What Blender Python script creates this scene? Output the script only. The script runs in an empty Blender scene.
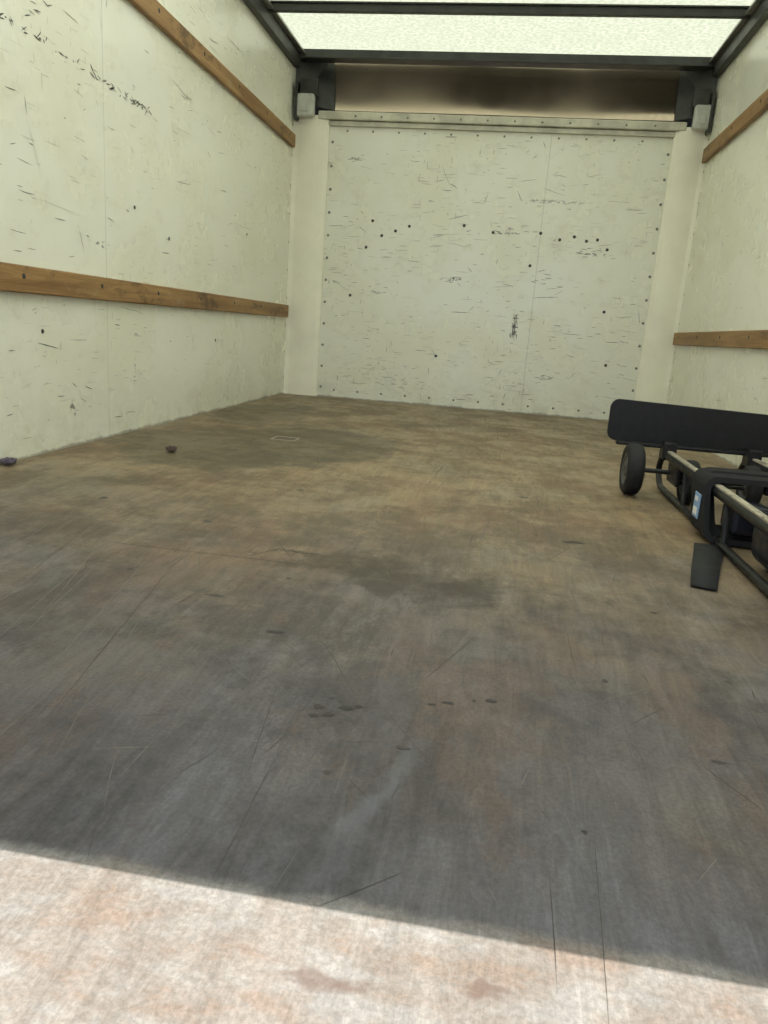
import bpy, bmesh, math, random
from mathutils import Vector, Matrix, noise as mn
random.seed(7)
sc=bpy.context.scene
try:
    sc.view_settings.view_transform='Standard'
    sc.view_settings.look='None'
except Exception: pass
XL,XR,D,ZT=-1.334,.966,4.586,1.94
Y0=-0.22

# ---------------------------------------------------------------- node helper
class NM:
    def __init__(s,name):
        s.m=bpy.data.materials.new(name); s.m.use_nodes=True
        s.t=s.m.node_tree; s.t.nodes.clear()
        s.out=s.t.nodes.new('ShaderNodeOutputMaterial')
        s.pos=s.t.nodes.new('ShaderNodeTexCoord').outputs['Object']
    def n(s,k): return s.t.nodes.new(k)
    def put(s,sock,v):
        if isinstance(v,bpy.types.NodeSocket): s.t.links.new(v,sock)
        else:
            if hasattr(sock.default_value,'__len__') and not hasattr(v,'__len__'): v=[v]*len(sock.default_value)
            if hasattr(v,'__len__') and len(sock.default_value)==4 and len(v)==3: v=(*v,1)
            sock.default_value=v
    def math(s,op,a,b=0.0,c=None):
        n=s.n('ShaderNodeMath');n.operation=op
        s.put(n.inputs[0],a);s.put(n.inputs[1],b)
        if c is not None:s.put(n.inputs[2],c)
        return n.outputs[0]
    def vm(s,op,a,b=(0,0,0)):
        n=s.n('ShaderNodeVectorMath');n.operation=op
        s.put(n.inputs[0],a);s.put(n.inputs[1],b)
        return n.outputs['Value'] if op in('LENGTH','DISTANCE','DOT_PRODUCT') else n.outputs['Vector']
    def map(s,v,scale=(1,1,1),loc=(0,0,0),rot=(0,0,0)):
        n=s.n('ShaderNodeMapping');s.put(n.inputs['Vector'],v)
        n.inputs['Scale'].default_value=scale;n.inputs['Location'].default_value=loc;n.inputs['Rotation'].default_value=rot
        return n.outputs[0]
    def noise(s,v,scale=5,detail=4,rough=.55,color=False,dist=0):
        n=s.n('ShaderNodeTexNoise');n.noise_dimensions='2D' if getattr(s,'flat',False) else '3D'
        s.put(n.inputs['Vector'],v)
        n.inputs['Scale'].default_value=scale;n.inputs['Detail'].default_value=detail
        n.inputs['Roughness'].default_value=rough;n.inputs['Distortion'].default_value=dist
        return n.outputs['Color' if color else 'Fac']
    def rng(s,v,a,b,c=0.0,d=1.0,smooth=True):
        n=s.n('ShaderNodeMapRange');n.interpolation_type='SMOOTHSTEP' if smooth else 'LINEAR'
        s.put(n.inputs[0],v)
        for i,q in enumerate((a,b,c,d)): n.inputs[i+1].default_value=q
        return n.outputs[0]
    def mix(s,f,a,b,mode='MIX'):
        n=s.n('ShaderNodeMix');n.data_type='RGBA';n.blend_type=mode
        s.put(n.inputs[0],f);s.put(n.inputs[6],a);s.put(n.inputs[7],b)
        return n.outputs[2]
    def sep(s,v):
        n=s.n('ShaderNodeSeparateXYZ');s.put(n.inputs[0],v);return n.outputs
    def bump(s,h,strength=.3,dist=.002):
        n=s.n('ShaderNodeBump');s.put(n.inputs['Height'],h)
        n.inputs['Strength'].default_value=strength;n.inputs['Distance'].default_value=dist
        return n.outputs[0]
    def pbr(s,col,rough=.5,metal=0.0,normal=None,spec=.5):
        n=s.n('ShaderNodeBsdfPrincipled')
        s.put(n.inputs['Base Color'],col);s.put(n.inputs['Roughness'],rough);s.put(n.inputs['Metallic'],metal)
        n.inputs['Specular IOR Level'].default_value=spec
        if normal is not None:s.put(n.inputs['Normal'],normal)
        s.t.links.new(n.outputs[0],s.out.inputs[0]);return s.m
    def ell(s,p,x,y,rx,ry,rot=0,lo=.7,hi=1.15):
        n=s.n('ShaderNodeMapping');n.vector_type='TEXTURE';s.put(n.inputs['Vector'],p)
        n.inputs['Location'].default_value=(x,y,0);n.inputs['Rotation'].default_value=(0,0,rot);n.inputs['Scale'].default_value=(rx,ry,1e6)
        return s.rng(s.vm('LENGTH',n.outputs[0]),lo,hi,1,0)

# ---------------------------------------------------------------- materials
def mat_floor():
    s=NM('worn_plywood_floor');s.flat=True;P=s.pos
    d1=s.vm('SUBTRACT',s.noise(P,3.0,6,.70,color=True),(.5,.5,.5))
    d2=s.vm('SUBTRACT',s.noise(P,20,3,.6,color=True),(.5,.5,.5))
    Pd=s.vm('ADD',P,s.vm('MULTIPLY',d1,(.62,.62,0)))
    Ps=s.vm('ADD',P,s.vm('MULTIPLY',d2,(.05,.05,0)))
    sd=s.sep(d1)
    xyz=s.sep(P)
    yb=s.rng(s.math('ADD',xyz[1],s.math('MULTIPLY',sd[2],1.2)),.45,2.3)  # grey near to brown far: base grey plus light falloff painted in
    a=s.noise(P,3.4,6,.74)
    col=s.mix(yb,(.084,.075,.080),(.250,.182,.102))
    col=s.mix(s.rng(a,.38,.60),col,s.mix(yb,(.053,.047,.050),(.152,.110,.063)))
    b=s.noise(s.map(P,(1,.6,1),(3,7,0)),3.4,6,.76)
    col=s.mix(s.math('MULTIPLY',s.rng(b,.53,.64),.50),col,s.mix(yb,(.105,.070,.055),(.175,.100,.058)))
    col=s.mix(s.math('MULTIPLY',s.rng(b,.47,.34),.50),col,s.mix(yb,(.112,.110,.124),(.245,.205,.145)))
    g=s.noise(s.map(P,(42,6.0,1)),1,5,.82,dist=.6)
    col=s.mix(.42,col,s.mix(s.rng(g,.32,.70),(.26,.25,.24),(.74,.73,.72)),'OVERLAY')
    grit=s.noise(P,190,3,.8)
    col=s.mix(.26,col,s.mix(s.rng(grit,.32,.68),(.22,.22,.22),(.78,.78,.78)),'OVERLAY')
    # big damp stain at the far left, blotchy
    m=s.ell(Pd,-.98,2.50,.40,.50,.25,.74,1.0)
    m2=s.ell(Pd,-.70,2.68,.38,.58,-.1,.74,1.0)
    m3=s.ell(Pd,-1.10,3.45,.24,.60,.1,.70,1.0)
    m4=s.ell(Pd,-.2,3.60,.40,.12,.1,.6,1.0)
    m5=s.ell(Pd,-1.12,1.35,.16,.06,.0,.5,1.1)
    m6=s.ell(Pd,-1.05,1.75,.20,.13,.3,.4,1.1)
    st=s.math('MAXIMUM',s.math('MAXIMUM',m,m2),s.math('MAXIMUM',s.math('MULTIPLY',m3,.9),s.math('MULTIPLY',s.math('MAXIMUM',s.math('MAXIMUM',m4,m6),m5),.55)))
    st=s.math('MULTIPLY',st,s.rng(b,.36,.60,.80,.62))
    col=s.mix(st,col,(.068,.055,.032))
    c1=s.ell(Pd,-.21,1.35,.17,.13,.0,.3,1.1)
    c2=s.ell(Pd,-.08,1.26,.13,.07,.2,.3,1.15)
    c3=s.ell(Pd,-.34,1.42,.09,.035,.0,.3,1.1)
    cs=s.math('MAXIMUM',s.math('MAXIMUM',c1,c2),c3)
    col=s.mix(s.math('MULTIPLY',cs,s.rng(a,.35,.65,.92,.70)),col,(.040,.028,.017))
    k=s.ell(Ps,-.072,.63,.018,.15,-.25,.0,1.2)
    k2=s.ell(Pd,-.02,.85,.06,.2,-.25,.1,1.2)
    col=s.mix(s.math('MULTIPLY',s.math('MAXIMUM',k,s.math('MULTIPLY',k2,.4)),.28),col,(.22,.22,.25))
    # worn veneer by the sill, sunlit paleness painted in up to the shadow edge
    w=s.rng(s.math('ADD',xyz[1],s.math('MULTIPLY',s.sep(d2)[0],.02)),.492,.476)
    v=s.noise(s.map(P,(1.0,2.2,1),(4,4,0)),9,6,.74)
    near=s.mix(s.rng(v,.36,.54),(.240,.224,.206),(.208,.178,.153))
    near=s.mix(s.math('MULTIPLY',s.rng(v,.54,.64),.5),near,(.190,.126,.088))
    near=s.mix(.36,near,s.mix(s.rng(grit,.3,.7),(.25,.25,.25),(.75,.75,.75)),'OVERLAY')
    near=s.mix(.36,near,s.mix(s.rng(g,.3,.7),(.28,.28,.28),(.7,.7,.7)),'OVERLAY')
    w3=s.ell(Ps,-.075,.412,.045,.009,.12,.2,1.2)
    w5=s.ell(Ps,.031,.425,.016,.010,0,.4,1.1)
    near=s.mix(s.math('MULTIPLY',s.math('MAXIMUM',w3,w5),.7),near,(.11,.065,.048))
    col=s.mix(s.math('MULTIPLY',w,.85),col,near)
    s1=s.rng(s.math('ABSOLUTE',s.math('SUBTRACT',xyz[1],1.285)),.001,.0035,1,0)
    s3=s.rng(s.math('ABSOLUTE',s.math('SUBTRACT',xyz[1],3.72)),.002,.006,1,0)
    seam=s.math('MULTIPLY',s.math('MAXIMUM',s1,s3),s.rng(b,.42,.58,.0,.7))
    col=s.mix(seam,col,(.03,.022,.018))
    return s.pbr(col,s.rng(a,.3,.7,.40,.58),0,s.bump(grit,.2,.001),.4)

def mat_wall(name,axis,base=(.82,.82,.72),seedo=0.0,density=1.0,seams=(),band=None):
    s=NM(name);s.flat=True;P=s.pos
    q=s.sep(P)
    hcoord=q[1] if axis==0 else q[0]
    cb=s.n('ShaderNodeCombineXYZ');s.put(cb.inputs[0],s.math('ADD',hcoord,0));s.put(cb.inputs[1],q[2]);cb.inputs[2].default_value=0
    V0=cb.outputs[0]
    V=s.vm('ADD',V0,(seedo,seedo*.37,0))
    a=s.noise(V,2.2,4,.65)
    col=s.mix(s.rng(a,.35,.68),base,tuple(c*k for c,k in zip(base,(.95,.94,.89))))
    z=q[2]
    low=s.rng(z,.0,.28,1,0)
    gr=s.noise(s.map(V,(1,1.4,1),(4,1,0)),7,5,.72)
    col=s.mix(s.math('MULTIPLY',s.rng(gr,.54,.72),.22),col,(.54,.50,.38))
    col=s.mix(s.math('MULTIPLY',s.math('MULTIPLY',s.rng(gr,.60,.34),low),.30),col,(.46,.43,.32))
    edge=s.rng(s.math('ADD',z,s.math('MULTIPLY',s.math('SUBTRACT',gr,.5),.03)),.003,.012,1,0)
    col=s.mix(s.math('MULTIPLY',edge,.6),col,(.14,.12,.09))
    clus=s.rng(a,.44,.64)
    for sx,sy,th,amt,c,rot,sd in ((8,130,.745,.5,(.22,.21,.18),.03,1),(90,16,.765,.4,(.16,.15,.12),.15,4)):
        n=s.noise(s.map(V,(sx,sy,1),(sd*5.3,sd*3.7,0),(0,0,rot)),1,1,.5)
        m=s.math('MULTIPLY',s.rng(n,th-.012,th+.02),s.math('MULTIPLY',clus,amt*density))
        col=s.mix(m,col,c)
    if band:
        w=s.vm('ADD',V0,s.vm('MULTIPLY',s.vm('SUBTRACT',s.noise(V,30,3,.6,color=True),(.5,.5,.5)),(.05,.025,0)))
        tot=None
        for (x,y,rx,ry,am) in band:
            e=s.math('MULTIPLY',s.ell(w,x,y,rx,ry,0,.5,1.1),am)
            tot=e if tot is None else s.math('MAXIMUM',tot,e)
        brk=s.rng(s.noise(s.map(V,(34,70,1)),1,2,.6),.48,.56)
        col=s.mix(s.math('MULTIPLY',tot,brk),col,(.07,.07,.065))
    for x in seams:
        m=s.rng(s.math('ABSOLUTE',s.math('SUBTRACT',hcoord,x)),.0010,.0035,1,0)
        col=s.mix(s.math('MULTIPLY',m,.33),col,(.3,.3,.25))
    return s.pbr(col,s.rng(a,.3,.7,.20,.32),0,s.bump(a,.10,.004),.55)

def simple(name,c,r=.5,metal=0,var=.15,scale=20,spec=.5):
    s=NM(name)
    n=s.noise(s.pos,scale,3,.6)
    col=s.mix(s.rng(n,.3,.7),tuple(x*(1-var) for x in c),tuple(min(1,x*(1+var)) for x in c))
    return s.pbr(col,s.rng(n,.3,.7,max(.05,r-.08),min(1,r+.08)),metal,None,spec)

def mat_wood(name,c1,c2):
    s=NM(name);P=s.pos
    g=s.noise(s.map(P,(40,2.2,40)),1,5,.65,dist=.6)
    col=s.mix(s.rng(g,.3,.7),c1,c2)
    e=s.noise(s.map(P,(6,3,6),(2,2,2)),1.5,5,.7)
    col=s.mix(s.math('MULTIPLY',s.rng(e,.54,.68),.75),col,(.06,.033,.015))
    col=s.mix(s.math('MULTIPLY',s.rng(e,.42,.30),.35),col,(.42,.34,.22))
    return s.pbr(col,.55,0,s.bump(g,.3,.002),.35)

def mat_roof():
    s=NM('translucent_fibreglass_roof');P=s.pos;s.flat=True
    f=s.noise(P,48,4,.78)
    f2=s.noise(P,7,3,.6)
    col=s.mix(s.rng(f,.38,.62),(.50,.53,.385),(.69,.705,.55))
    col=s.mix(s.math('MULTIPLY',s.rng(f2,.35,.7),.35),col,(.52,.545,.41))
    # light level set by tint: dimmed over the nose, boosted elsewhere to light walls
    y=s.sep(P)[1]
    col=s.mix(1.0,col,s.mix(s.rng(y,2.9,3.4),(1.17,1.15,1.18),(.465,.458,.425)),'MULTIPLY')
    tr=s.n('ShaderNodeBsdfTranslucent');s.put(tr.inputs[0],col)
    s.t.links.new(tr.outputs[0],s.out.inputs[0]);return s.m

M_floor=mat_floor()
M_left=mat_wall('scuffed_panel_left',0,seedo=1.3,seams=(2.42,),density=1.0,band=[(2.4,.64,.05,.008,.8),(2.61,.22,.010,.06,.5),(2.2,.12,.010,.03,.8)])
M_right=mat_wall('scuffed_panel_right',0,seedo=5.1,seams=(4.0,),density=.7)
M_front=mat_wall('scuffed_panel_front',1,seedo=9.7,base=(.80,.805,.705),seams=(.14,),density=1.4,band=[(.05,.51,.02,.09,.7),(-.33,.75,.05,.015,.9),(-.95,1.38,.06,.006,.9),(-.05,1.02,.10,.008,.7),(.2,1.2,.2,.010,.5),(.45,.93,.12,.008,.7)])
M_col=simple('cream_painted_post',(.86,.83,.69),.4,0,.04,6)
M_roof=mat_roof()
M_wood=mat_wood('weathered_slat_wood',(.20,.105,.040),(.38,.23,.095))
M_dark=simple('dark_steel_frame',(.045,.047,.042),.45,.3,.3,12)
M_alu=simple('worn_aluminium',(.35,.35,.31),.38,.75,.15,14)
M_rail=simple('header_rail_paint',(.54,.52,.42),.45,.2,.2,10)
M_rivet=simple('rivet_steel',(.22,.21,.18),.4,.6,.2,50)
M_hole=simple('dark_screw_head',(.05,.05,.045),.5,.3,.2,50)
M_box=simple('lamp_housing_plastic',(.50,.51,.46),.35,0,.12,15)
M_steel=simple('black_powder_coat',(.010,.010,.0105),.42,0,.3,40,.35)
M_rub=simple('black_rubber',(.016,.016,.016),.75,0,.4,60,.3)
M_web=simple('black_webbing',(.009,.009,.010),.85,0,.4,200,.3)
M_navy=simple('navy_plastic',(.008,.009,.018),.4,0,.2,30)
M_hub=simple('grey_wheel_hub',(.10,.10,.10),.45,.2,.2,30)
M_top=simple('bare_worn_rail_top',(.58,.53,.42),.35,.55,.25,40)
M_sheet=simple('brushed_header_sheet',(.60,.50,.39),.17,.95,.10,1.2)
M_label=simple('pale_blue_label',(.22,.36,.58),.4,0,.05,10)
M_white=simple('white_label',(.75,.75,.72),.4,0,.05,10)
M_ground=simple('asphalt_lot',(.20,.195,.185),.9,0,.2,30)
M_rear=simple('rear_frame_paint',(.65,.62,.55),.5,0,.1,10)
M_peb=simple('crumpled_scrap',(.08,.05,.04),.8,0,.4,80)
M_purp=simple('purple_grey_scrap',(.11,.09,.12),.8,0,.4,80)
M_spot=simple('oil_spot',(.022,.017,.015),.5,0,.4,60)
M_spot2=simple('faded_spot',(.042,.034,.029),.55,0,.4,60)
M_sc=[simple('scuff_black',(.07,.07,.065),.6,0,.3,80),simple('scuff_grey',(.26,.26,.22),.6,0,.3,80),simple('scuff_faint',(.48,.48,.40),.5,0,.15,80)]
M_fs=[simple('floor_scratch_pale',(.165,.143,.118),.6,0,.25,60),simple('floor_scratch_dark',(.044,.035,.030),.6,0,.3,60),simple('floor_scratch_mid',(.120,.107,.098),.6,0,.2,60)]

# ---------------------------------------------------------------- mesh helpers
def finish(bm,name,mat,parent=None,smooth=False,bevel=0):
    me=bpy.data.meshes.new(name);bm.to_mesh(me);bm.free()
    o=bpy.data.objects.new(name,me);sc.collection.objects.link(o)
    mats=mat if isinstance(mat,(list,tuple)) else [mat]
    for m in mats: me.materials.append(m)
    if smooth:
        for p in me.polygons:p.use_smooth=True
    if bevel:
        b=o.modifiers.new('bev','BEVEL');b.width=bevel;b.segments=2;b.limit_method='ANGLE'
    if parent:o.parent=parent
    return o
def bx(bm,x0,x1,y0,y1,z0,z1,mi=0):
    vs=[bm.verts.new((x,y,z)) for x in(x0,x1) for y in(y0,y1) for z in(z0,z1)]
    for f in((0,1,3,2),(4,6,7,5),(0,4,5,1),(2,3,7,6),(0,2,6,4),(1,5,7,3)):
        fc=bm.faces.new([vs[i] for i in f]);fc.material_index=mi
    return vs
def box(name,x0,x1,y0,y1,z0,z1,mat,parent=None,bevel=0):
    bm=bmesh.new();bx(bm,x0,x1,y0,y1,z0,z1);bmesh.ops.recalc_face_normals(bm,faces=bm.faces)
    return finish(bm,name,mat,parent,False,bevel)
def empty(name,loc=(0,0,0)):
    e=bpy.data.objects.new(name,None);sc.collection.objects.link(e);e.location=loc;e.empty_display_size=.1;return e
def tube(name,pts,r,mat,parent=None,res=4):
    cu=bpy.data.curves.new(name,'CURVE');cu.dimensions='3D';cu.bevel_depth=r;cu.bevel_resolution=res;cu.use_fill_caps=True
    sp=cu.splines.new('POLY');sp.points.add(len(pts)-1)
    for p,q in zip(sp.points,pts):p.co=(*q,1)
    o=bpy.data.objects.new(name,cu);sc.collection.objects.link(o)
    dg=bpy.context.evaluated_depsgraph_get();dg.update()
    me=bpy.data.meshes.new_from_object(o.evaluated_get(dg));bpy.data.objects.remove(o)
    o=bpy.data.objects.new(name,me);sc.collection.objects.link(o);me.materials.clear();me.materials.append(mat)
    for p in me.polygons:p.use_smooth=True
    if parent:o.parent=parent
    return o
def rounded(pts,rad,seg=6):
    out=[]
    pts=[Vector(p) for p in pts]
    for i,p in enumerate(pts):
        if i in(0,len(pts)-1):out.append(tuple(p));continue
        a=(pts[i-1]-p);b=(pts[i+1]-p);r=min(rad,a.length*.45,b.length*.45)
        A=p+a.normalized()*r;B=p+b.normalized()*r
        for k in range(seg+1):
            t=k/seg;out.append(tuple(A*(1-t)**2+p*2*t*(1-t)+B*t*t))
    return out
def rrect(w,h,r,seg=6,cx=0,cy=0):
    pts=[]
    for sx,sy,a0 in((1,1,0),(-1,1,90),(-1,-1,180),(1,-1,270)):
        for k in range(seg+1):
            a=math.radians(a0+90*k/seg)
            pts.append((cx+sx*(w/2-r)+r*math.cos(a),cy+sy*(h/2-r)+r*math.sin(a)))
    return pts
def lathe_x(name,prof,loc,mats,parent,seg=40):
    bm=bmesh.new();rings=[]
    for x,r,_ in prof:
        rings.append([bm.verts.new((loc[0]+x,loc[1]+r*math.cos(2*math.pi*k/seg),loc[2]+r*math.sin(2*math.pi*k/seg))) for k in range(seg)])
    for i in range(len(rings)-1):
        for k in range(seg):
            f=bm.faces.new((rings[i][k],rings[i][(k+1)%seg],rings[i+1][(k+1)%seg],rings[i+1][k]));f.material_index=prof[i][2]
    for rr,i in((rings[0],0),(rings[-1],-1)):
        f=bm.faces.new(rr);f.material_index=prof[i][2]
    bmesh.ops.recalc_face_normals(bm,faces=bm.faces)
    return finish(bm,name,mats,parent,True)
def disc(bm,c,n,r,h,mi=0,seg=10):
    n=Vector(n);M=n.to_track_quat('Z','Y').to_matrix().to_4x4();M.translation=Vector(c)
    prof=[(r,0),(r*.85,h*.6),(r*.4,h)]
    rings=[[bm.verts.new(M@Vector((a*math.cos(2*math.pi*k/seg),a*math.sin(2*math.pi*k/seg),b))) for k in range(seg)] for a,b in prof]
    for i in range(2):
        for k in range(seg):
            f=bm.faces.new((rings[i][k],rings[i][(k+1)%seg],rings[i+1][(k+1)%seg],rings[i+1][k]));f.material_index=mi
    f=bm.faces.new(rings[2]);f.material_index=mi

# ---------------------------------------------------------------- shell
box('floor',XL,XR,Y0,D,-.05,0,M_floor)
box('wall_left',XL-.04,XL,Y0,D+.04,-.05,ZT,M_left)
box('wall_right',XR,XR+.04,Y0,D+.04,-.05,ZT,M_right)
box('wall_front',XL,XR,D,D+.04,-.05,1.57,M_front)
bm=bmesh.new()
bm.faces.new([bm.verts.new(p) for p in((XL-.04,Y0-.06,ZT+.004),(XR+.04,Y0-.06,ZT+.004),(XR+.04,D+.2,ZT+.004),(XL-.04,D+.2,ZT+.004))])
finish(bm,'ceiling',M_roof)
h=empty('trim_header')
box('header_back',XL-.04,XR+.04,D+.16,D+.19,1.55,ZT,M_dark,h)
box('header_under',XL-.04,XR+.04,D+.04,D+.16,1.57,1.60,M_dark,h)
bm=bmesh.new()
def quad(bm,a,mi=0):
    f=bm.faces.new([bm.verts.new(p) for p in a]);f.material_index=mi
N=14;rows=[]
for i in range(N+1):
    t=i/N;yy=D-.005+.085*t+.022*math.sin(math.pi*t);zz=1.635+.295*t
    rows.append([bm.verts.new((x,yy+.003*math.sin(x*5+t),zz)) for x in [-1.10-.04*t+(1.88+.05*t)*k/24 for k in range(25)]])
for i in range(N):
    for k in range(24):bm.faces.new((rows[i][k],rows[i][k+1],rows[i+1][k+1],rows[i+1][k]))
o=finish(bm,'header_sheet',M_sheet,h,True)
for nm,xa,xb,xc in(('header_cheek_l',-1.14,-1.10,XL),('header_cheek_r',.79,.78,XR)):
    bm=bmesh.new()
    quad(bm,[(xc,D-.03,1.66),(xb,D-.005,1.635),(xa,D+.08,1.93),(xc,D-.02,1.93)])
    finish(bm,nm,M_dark,h).modifiers.new('s','SOLIDIFY').thickness=.004
box('header_rail',-1.19,.845,D-.035,D+.03,1.580,1.625,M_rail,h,.006)
box('header_lip',-1.16,.83,D-.018,D+.03,1.552,1.578,M_rail,h,.003)
box('header_top_beam',XL,XR,D-.05,D+.02,1.885,1.935,M_dark,h,.004)
box('header_top_flange',XL+.06,XR-.06,D-.075,D-.05,1.882,1.892,M_dark,h,.002)
for nm,x0,x1 in(('trim_post_left',XL,-1.125),('trim_post_right',.79,XR)):
    bm=bmesh.new()
    N=8;w=x1-x0
    prof=[(x0,D-.03)]+[(x0+w*t,D-.022-.012*math.sin(math.pi*t)) for t in [i/N for i in range(1,N)]]+[(x1,D-.016),(x1,D),(x0,D)]
    if nm.endswith('right'): prof=[(x0+x1-a,b) for a,b in prof][::-1]
    lo=[bm.verts.new((a,b,0)) for a,b in prof];hi=[bm.verts.new((a,b,1.60)) for a,b in prof]
    n=len(prof)
    for i in range(n):bm.faces.new((lo[i],lo[(i+1)%n],hi[(i+1)%n],hi[i]))
    bm.faces.new(hi);bm.faces.new(lo)
    bmesh.ops.recalc_face_normals(bm,faces=bm.faces)
    finish(bm,nm,M_col)
def lamp(x0,x1,flip):
    e=empty('marker_lamp')
    box('housing',x0,x1,D-.085,D-.038,1.58,1.70,M_box,e,.012)
    box('bracket',x0+(.02 if not flip else -.015),x1+(.015 if not flip else -.02),D-.07,D-.038,1.69,1.78,M_dark,e,.004)
    xx=x0-.001 if not flip else x1-.014
    box('side_strap',xx,xx+.015,D-.092,D-.038,1.56,1.76,M_dark,e,.003)
    box('lens',x0+.03,x1-.03,D-.092,D-.084,1.605,1.65,M_box,e,.003)
lamp(-1.315,-1.205,False)
lamp(.865,.955,True)
for nm,x0,x1,xf0,xf1 in(('trim_roof_rail_left',XL,XL+.035,XL+.035,XL+.06),('trim_roof_rail_right',XR-.035,XR,XR-.06,XR-.035)):
    e=empty(nm)
    box('channel',x0,x1,Y0,D-.05,1.835,1.938,M_dark,e,.004)
    box('lip',xf0,xf1,Y0,D-.05,1.905,1.918,M_alu,e,.002)
yb=3.95
while yb>0:
    e=empty('trim_roof_bow')
    bm=bmesh.new();bx(bm,XL+.036,XR-.036,yb-.013,yb+.013,1.898,1.938)
    bmesh.ops.recalc_face_normals(bm,faces=bm.faces)
    finish(bm,'bow',M_dark,e,False,.003)
    box('bow_flange',XL+.036,XR-.036,yb-.024,yb+.024,1.932,1.939,M_dark,e,.001)
    yb-=.61
def slat(nm,x0,x1,y0,y1,z0,z1):
    e=empty(nm)
    left=x0<0
    if left:x0+=.001;x1+=.001
    else:x0-=.001;x1-=.001
    box('board',x0,x1,y0,y1,z0,z1,M_wood,e,.004)
    bm=bmesh.new();y=y1-.12
    xs=x1 if left else x0
    nx=1 if left else -1
    while y>y0:
        disc(bm,(xs,y,(z0+z1)/2+.008),(nx,0,0),.008,.002);y-=.41
    finish(bm,'screws',M_hole,e,True)
slat('wooden_slat',XL,XL+.022,Y0+.1,4.52,.463,.536)
slat('wooden_slat',XL,XL+.022,Y0+.1,4.53,1.418,1.487)
slat('wooden_slat',XR-.022,XR,Y0+.1,4.53,.463,.532)
slat('wooden_slat',XR-.022,XR,Y0+.1,4.53,1.418,1.490)
bm=bmesh.new()
z=.06
while z<1.55:
    disc(bm,(-1.105,D,z),(0,-1,0),.008,.004,0);disc(bm,(.775,D,z),(0,-1,0),.008,.004,0);z+=.128
x=-1.02
while x<.75:
    disc(bm,(x,D,.045),(0,-1,0),.007,.004,0);disc(bm,(x,D-.0,1.53),(0,-1,0),.006,.004,0)
    disc(bm,(x+.05,D-.035,1.60),(0,-1,0),.006,.003,0);x+=.15
for i,(x,z) in enumerate([(-.87,.90),(-.84,1.05),(-.78,.97),(-.70,1.00),(-.62,1.03),(-.30,1.05),(-.13,1.02),(.14,1.03),(.25,1.00),(.33,1.02),(.40,1.00),(.46,1.01),(.52,.96),(.10,.85),(-.95,.62),(.55,.62),(.6,.32),(-.4,.3)]):
    disc(bm,(x,D,z),(0,-1,0),.009,.003,1)
finish(bm,'trim_rivets',[M_rivet,M_hole],None,True)
bm=bmesh.new()
for sx,nx in((XL,1),(XR,-1)):
    z=.10
    while z<1.78:
        disc(bm,(sx,4.54,z),(nx,0,0),.006,.003);z+=.16
finish(bm,'trim_side_rivets',M_rivet,None,True)
bm=bmesh.new()
for yy,zz in((2.05,.36),(2.62,.79),(3.4,.33),(2.9,.72),(3.8,.85)):
    disc(bm,(XL,yy,zz),(1,0,0),.007,.003)
finish(bm,'trim_wall_screws',M_hole,None,True)

# hand-placed scuffs: thin rubbed-on slivers lying on the panels
def scuffs(name,marks,conv,mats=None):
    bm=bmesh.new()
    for (u,v,L,t,ang,mi) in marks:
        c,si=math.cos(ang),math.sin(ang);n=max(3,min(40,int(L/.012)));top=[];bot=[];sd=random.random()*99
        for k in range(n+1):
            q=k/n;env=max(.05,min(1,4*q*(1-q)+.15))*t*(.6+.8*abs(mn.noise(Vector((q*L*60,sd,0)))))
            off=mn.noise(Vector((q*L*14,sd,5)))*t*1.5
            a=(q-.5)*L
            for lst,s_ in((top,.5),(bot,-.5)):
                b=off+s_*env
                lst.append(bm.verts.new(conv(u+a*c-b*si,v+a*si+b*c)))
        for k in range(n):
            f=bm.faces.new((top[k],top[k+1],bot[k+1],bot[k]));f.material_index=mi
    finish(bm,name,mats or M_sc)
def rnd(n,u0,u1,v0,v1,scale=1):
    out=[]
    cl=[(random.uniform(u0,u1),random.uniform(v0,v1)) for _ in range(max(3,n//14))]
    for i in range(n):
        if random.random()<.45:
            c=random.choice(cl);u=random.gauss(c[0],.14);v=random.gauss(c[1],.07)
        else:u=random.uniform(u0,u1);v=random.uniform(v0,v1)
        if not(u0<u<u1 and v0<v<v1):continue
        L=min(.22,.012+random.expovariate(1/.03))*scale
        ang=random.gauss(0,.10) if random.random()<.82 else random.uniform(-1.6,1.6)
        mi=random.choices((0,1,2),(.25,.40,.35))[0]
        out.append((u,v,L,random.uniform(.0014,.0040)*scale,ang,mi))
    return out
fm=rnd(560,-1.08,.76,.03,1.52,.9)
for i in range(26): fm.append((random.gauss(.05,.008),.51+random.uniform(-.07,.07),.03,.005,1.5+random.gauss(0,.2),random.choice((0,1,1))))
for i in range(8): fm.append((-.33+random.gauss(0,.03),.74+random.gauss(0,.012),.03,.003,random.gauss(0,.6),0))
for cx,cz,sx in((-.95,1.385,.03),(-.05,1.04,.05),(.45,.95,.05),(-.80,.66,.06),(.12,.78,.05),(-.62,.12,.08),(.3,.22,.06)):
    for i in range(9): fm.append((random.gauss(cx,sx),random.gauss(cz,.012),random.uniform(.01,.05),.003,random.gauss(0,.12),random.choice((0,0,1))))
scuffs('trim_scuffs_front',fm,lambda u,v:(u,D-.0006,v))
lm=rnd(420,1.5,4.5,.05,1.8)
lm=[m for m in lm if not(.44<m[1]<.56 or 1.40<m[1]<1.51)]
for i in range(90):
    y=1.6+random.random()*1.15
    lm.append((y,1.135+random.gauss(0,.006)-(y-2.2)*.01,random.uniform(.008,.035),random.uniform(.003,.007),random.gauss(0,.4),random.choice((0,0,1))))
for i in range(22): lm.append((1.95+random.gauss(0,.10),1.22+random.gauss(0,.02),.03,.004,random.gauss(0,.5),random.choice((0,1))))
scuffs('trim_scuffs_left',lm,lambda u,v:(XL+.0006,u,v))
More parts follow.
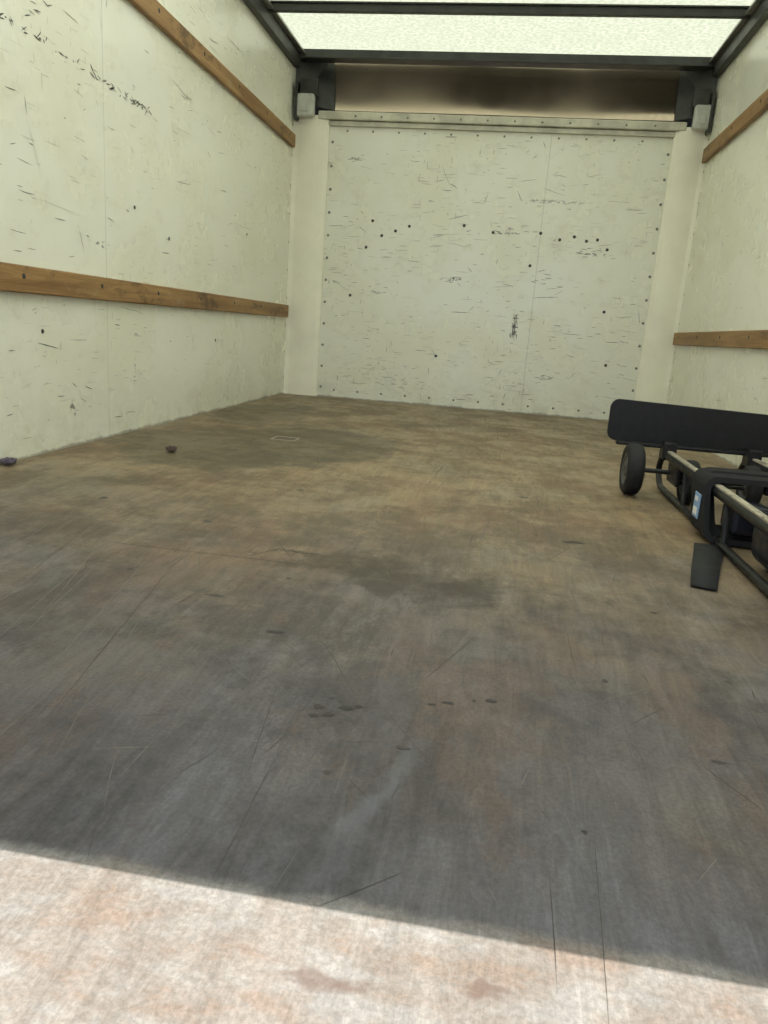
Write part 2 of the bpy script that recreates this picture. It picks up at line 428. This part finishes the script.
rm=rnd(150,2.4,4.5,.05,1.8)
rm=[m for m in rm if not(.44<m[1]<.55 or 1.40<m[1]<1.51)]
scuffs('trim_scuffs_right',rm,lambda u,v:(XR-.0006,u,v))
# floor scratches: along the truck, drag marks fanning out, short random ones
fs=[]
for i in range(620):
    u=random.uniform(XL+.05,XR-.05);v=.50+3.9*random.random()**1.4
    kk=random.random()
    ang=math.pi/2+(random.gauss(0,.06) if kk<.35 else random.gauss(.45,.22) if kk<.6 else random.gauss(-.4,.25) if kk<.78 else random.uniform(-1.6,1.6))
    L=(.02+random.expovariate(1/.08))*min(1,.45+.5*v);L=min(L,.5)
    t=random.uniform(.0006,.0014)*(.40+1.0*v)
    if abs(u)+L/2*abs(math.cos(ang))>XR-.02 and u>0: continue
    fs.append((u,v,L,t,ang,random.choices((0,1,2),(.22,.37,.41))[0]))
for i in range(14):
    fs.append((-.46-.030*i+random.gauss(0,.01),.90+.028*i,.30+random.random()*.35,.0016,math.pi/2+.22+random.gauss(0,.03),random.choice((1,1,0,2))))
scuffs('floor_scratches',fs,lambda u,v:(max(XL+.003,min(XR-.003,u)),v,.0003),M_fs)

# rear frame / opening
e=empty('rear_door_frame')
HZ=1.62
box('header',XL-.04,XR+.04,Y0-.06,Y0-.001,HZ,ZT,M_rear,e)
box('jamb_left',XL-.04,XL+.03,Y0-.06,Y0-.001,-.05,HZ,M_rear,e)
box('jamb_right',XR-.03,XR+.04,Y0-.06,Y0-.001,-.05,HZ,M_rear,e)
box('sill',XL-.04,XR+.04,Y0-.06,Y0-.001,-.12,-.001,M_rear,e)
box('ground',-25,25,-25,25,-.95,-.90,M_ground)

# ---------------------------------------------------------------- hand truck lying on its back
ht=empty('hand_truck',(.66,1.9,0))
hc=[]
RX=(.537,.785)
def P(o): hc.append(o);return o
for sgn,X in zip((-1,1),RX):
    t='left' if sgn<0 else 'right'
    P(tube('rail_tube_'+t,rounded([(X,2.44,.118),(X,1.22,.118),(X,1.08,.10),(X,.98,.055)],.06),.0135,M_steel))
    P(box('rail_top_'+t,X-.008,X+.008,1.25,2.40,.128,.1345,M_top,None,.002))
    P(tube('skid_'+t,rounded([(X,2.45,.118),(X+.0,2.50,.06),(X,2.44,.012),(X,1.30,.012),(X,1.16,.03),(X,1.12,.10)],.05),.0095,M_steel))
    for yy in(2.12,1.72,1.36):
        P(tube('strut_'+t,[(X,yy,.014),(X,yy+.03,.115)],.007,M_steel))
for yy in(2.2,1.75,1.45,1.2):
    pts=[(RX[0]+(RX[1]-RX[0])*t,yy,.112-.03*math.sin(math.pi*t)) for t in [i/12 for i in range(13)]]
    P(tube('crossbar',pts,.0105,M_steel))
P(tube('handle',rounded([(RX[0],.98,.055),(RX[0],.93,.035),(RX[1],.93,.035),(RX[1],.98,.055)],.04),.0125,M_rub))
bm=bmesh.new()
w=.60;hh=.130
pr=rrect(w,hh,.028,6,.65,.0)
lo=[];hi=[]
for x,z in pr:
    lo.append(bm.verts.new((x,2.425,z+.204-.008*(x-.65)/.3)));hi.append(bm.verts.new((x,2.433,z+.204-.008*(x-.65)/.3)))
n=len(pr)
for i in range(n):bm.faces.new((lo[i],lo[(i+1)%n],hi[(i+1)%n],hi[i]))
bm.faces.new(lo);bm.faces.new(hi);bmesh.ops.recalc_face_normals(bm,faces=bm.faces)
P(finish(bm,'toe_plate',M_steel,None,False,.002))
P(box('toe_lip',.38,.92,2.405,2.433,.136,.148,M_steel,None,.004))
for X in RX:
    P(box('toe_gusset',X-.02,X+.02,2.37,2.43,.105,.16,M_steel,None,.005))
def wheel(nm,x,y,r,w):
    hr=r*.62
    prof=[(-w/2+.004,.012,1),(-w/2+.002,hr*.45,1),(-w/2+.010,hr*.5,1),(-w/2+.010,hr*.9,1),(-w/2+.002,hr,0),(-w/2,r*.86,0),(-w/2+.006,r*.97,0),(-w/2+.013,r,0),(w/2-.013,r,0),(w/2-.006,r*.97,0),(w/2,r*.86,0),(w/2-.002,hr,1),(w/2-.010,hr*.9,1),(w/2-.010,hr*.5,1),(w/2-.002,hr*.45,1),(w/2-.004,.012,1)]
    P(lathe_x(nm,prof,(x,y,r+.001),[M_rub,M_hub],None))
wheel('wheel_1',.422,2.31,.077,.050)
wheel('wheel_2',.895,2.31,.077,.050)
wheel('stair_wheel_1',.575,2.25,.064,.040)
wheel('stair_wheel_2',.745,2.25,.064,.040)
P(tube('axle',[(.40,2.31,.078),(.915,2.31,.078)],.007,M_steel))
P(tube('inner_axle',[(.53,2.25,.061),(.79,2.25,.061)],.006,M_steel))
for X in RX:
    P(box('axle_bracket',X-.006,X+.006,2.22,2.34,.05,.115,M_steel,None,.003))
def band(nm,x0,x1,z0,z1,y0,y1,th,mat,skew=0,r=.03):
    cx,cz=(x0+x1)/2,(z0+z1)/2
    o_=rrect(x1-x0,z1-z0,r,6,cx,cz);i_=rrect(x1-x0-2*th,z1-z0-2*th,max(.004,r-th*.6),6,cx,cz)
    bm=bmesh.new();n=len(o_)
    def yy(z,y):return y+skew*(z-cz)
    O0=[bm.verts.new((x,yy(z,y0),z)) for x,z in o_];O1=[bm.verts.new((x,yy(z,y1),z)) for x,z in o_]
    I0=[bm.verts.new((x,yy(z,y0),z)) for x,z in i_];I1=[bm.verts.new((x,yy(z,y1),z)) for x,z in i_]
    for i in range(n):
        j=(i+1)%n
        bm.faces.new((O0[i],O0[j],O1[j],O1[i]));bm.faces.new((I0[i],I1[i],I1[j],I0[j]))
        bm.faces.new((O0[i],I0[i],I0[j],O0[j]));bm.faces.new((O1[i],O1[j],I1[j],I1[i]))
    bmesh.ops.recalc_face_normals(bm,faces=bm.faces)
    return P(finish(bm,nm,mat,None,False,.002))
band('strap_loop',.505,.815,.004,.152,1.80,1.93,.014,M_web,.5)
band('strap_loop_inner',.516,.805,.010,.157,1.84,1.90,.022,M_web,.8)
band('rear_strap_loop',.560,.770,.010,.110,1.50,1.62,.026,M_navy,.2,.035)
P(box('ratchet_body',.560,.640,1.76,1.86,.03,.10,M_navy,None,.012))
P(box('ratchet_label',.5015,.504,1.835,1.885,.045,.105,M_label,None,.001))
P(box('ratchet_label_text',.500,.5015,1.845,1.878,.052,.070,M_white,None,.0005))
P(box('ratchet_label_mark',.500,.5015,1.850,1.875,.085,.096,M_white,None,.0005))
bm=bmesh.new()
cl=[((.482,1.75,.004),(.548,1.76,.004)),((.470,1.70,.003),(.535,1.70,.003)),((.43,1.55,.003),(.487,1.55,.004)),((.398,1.42,.003),(.443,1.405,.003))]
v=[[bm.verts.new(p) for p in pr] for pr in cl]
for i in range(len(v)-1):bm.faces.new((v[i][0],v[i][1],v[i+1][1],v[i+1][0]))
o=P(finish(bm,'strap_tail',M_rub,None,True));o.modifiers.new('s','SOLIDIFY').thickness=.003
for o in hc:
    o.parent=ht;o.matrix_parent_inverse=Matrix.Translation((-.66,-1.9,0))

# ---------------------------------------------------------------- small bits on the floor
def scrap(nm,x,y,r,mat):
    bm=bmesh.new();bmesh.ops.create_icosphere(bm,subdivisions=3,radius=r)
    for q in bm.verts:
        q.co*=1+.5*mn.noise(q.co*90);q.co.z*=.5
    zm=min(q.co.z for q in bm.verts)
    for q in bm.verts:q.co+=Vector((x,y,-zm))
    finish(bm,nm,mat,None,True)
scrap('crumpled_scrap',-1.03,2.26,.018,M_peb)
scrap('purple_pebble',-1.310,1.835,.020,M_purp)
bm=bmesh.new()
x0,x1,y0,y1=-.84,-.745,2.71,2.80
bx(bm,x0,x1,y0,y1,0.0002,.0008,1)
for q in((x0,x1,y0,y0+.010),(x0,x1,y1-.010,y1),(x0,x0+.006,y0,y1),(x1-.006,x1,y0,y1)):bx(bm,*q,.0008,.0014,0)
bmesh.ops.recalc_face_normals(bm,faces=bm.faces)
finish(bm,'floor_sticker',[simple('sticker_border',(.36,.32,.26),.6,0,.2,60),simple('sticker_centre',(.09,.075,.05),.6,0,.3,60)])
bm=bmesh.new()
for x,y,rx,ry,mi in ((-.14,.782,.010,.005,0),(-.171,.776,.007,.005,0),(-.155,.762,.006,.004,0),(-.125,.79,.005,.004,0),(-.16,.80,.003,.003,0),(-.148,.795,.003,.002,0),(-.172,.755,.005,.004,0),(-.04,.82,.006,.003,0),(-.022,.83,.007,.003,0),(.03,.85,.008,.004,0),(.01,.845,.003,.003,1),(-.28,.97,.012,.006,0),(.20,1.66,.026,.010,0),
    (-.062,.715,.007,.003,1),(-.42,1.08,.014,.005,1),(.28,.78,.008,.003,1),(-.6,1.5,.012,.007,1),(.18,.95,.004,.005,1),(-.9,1.6,.011,.012,1),(-.13,.65,.004,.004,1),(-.33,1.2,.004,.004,0),(.35,1.0,.005,.003,1),(-.5,1.9,.01,.008,1),(.1,2.1,.012,.01,1),(.12,.62,.003,.003,0),(.30,1.25,.006,.004,1),(-.6,1.15,.006,.005,0)):
    n=22;c=bm.verts.new((x,y,.0005));sdn=random.random()*50
    ring=[]
    for k in range(n):
        a=2*math.pi*k/n;q=1+.6*mn.noise(Vector((math.cos(a)*1.6+sdn,math.sin(a)*1.6,x*9)))
        ring.append(bm.verts.new((x+rx*q*math.cos(a),y+ry*q*math.sin(a),.0005)))
    for k in range(n):
        f=bm.faces.new((c,ring[k],ring[(k+1)%n]));f.material_index=mi
finish(bm,'floor_oil_spots',[M_spot,M_spot2])

# ---------------------------------------------------------------- light
sun=bpy.data.lights.new('sun','SUN');sun.energy=9.0;sun.angle=math.radians(.12);sun.color=(1,.965,.91)
so=bpy.data.objects.new('sun',sun);sc.collection.objects.link(so)
th=math.atan((.474-(Y0-.06))/HZ)
so.rotation_euler=(th,0,0);so.location=(0,-3,6)
w=bpy.data.worlds.new('sky');sc.world=w;w.use_nodes=True
nt=w.node_tree;bg=nt.nodes['Background']
tc=nt.nodes.new('ShaderNodeTexCoord');sp=nt.nodes.new('ShaderNodeSeparateXYZ');mr=nt.nodes.new('ShaderNodeMapRange');mx=nt.nodes.new('ShaderNodeMix');mx.data_type='RGBA'
nt.links.new(tc.outputs['Generated'],sp.inputs[0]);nt.links.new(sp.outputs[2],mr.inputs[0]);nt.links.new(mr.outputs[0],mx.inputs[0])
mx.inputs[6].default_value=(.80,.88,1,1);mx.inputs[7].default_value=(.35,.52,.95,1)
nt.links.new(mx.outputs[2],bg.inputs[0]);bg.inputs[1].default_value=1.4

# ---------------------------------------------------------------- camera
f,yaw,pit,rol,hh=742.08,.1403,.2412,.0721,.4363
cy,sy,cp,sp_,cr,sr=math.cos(yaw),math.sin(yaw),math.cos(pit),math.sin(pit),math.cos(rol),math.sin(rol)
xh=Vector((cy,sy,0));yh=Vector((-sy,cy,0));zh=Vector((0,0,1))
fw=cp*yh-sp_*zh;uh=sp_*yh+cp*zh
R=cr*xh+sr*uh;U=-sr*xh+cr*uh;B=-fw
cam=bpy.data.cameras.new('camera');co=bpy.data.objects.new('camera',cam);sc.collection.objects.link(co)
co.matrix_world=Matrix(((R.x,U.x,B.x,0),(R.y,U.y,B.y,0),(R.z,U.z,B.z,hh),(0,0,0,1)))
cam.sensor_fit='VERTICAL';cam.sensor_height=36;cam.lens=f/1024*36;cam.clip_start=.02
sc.camera=co
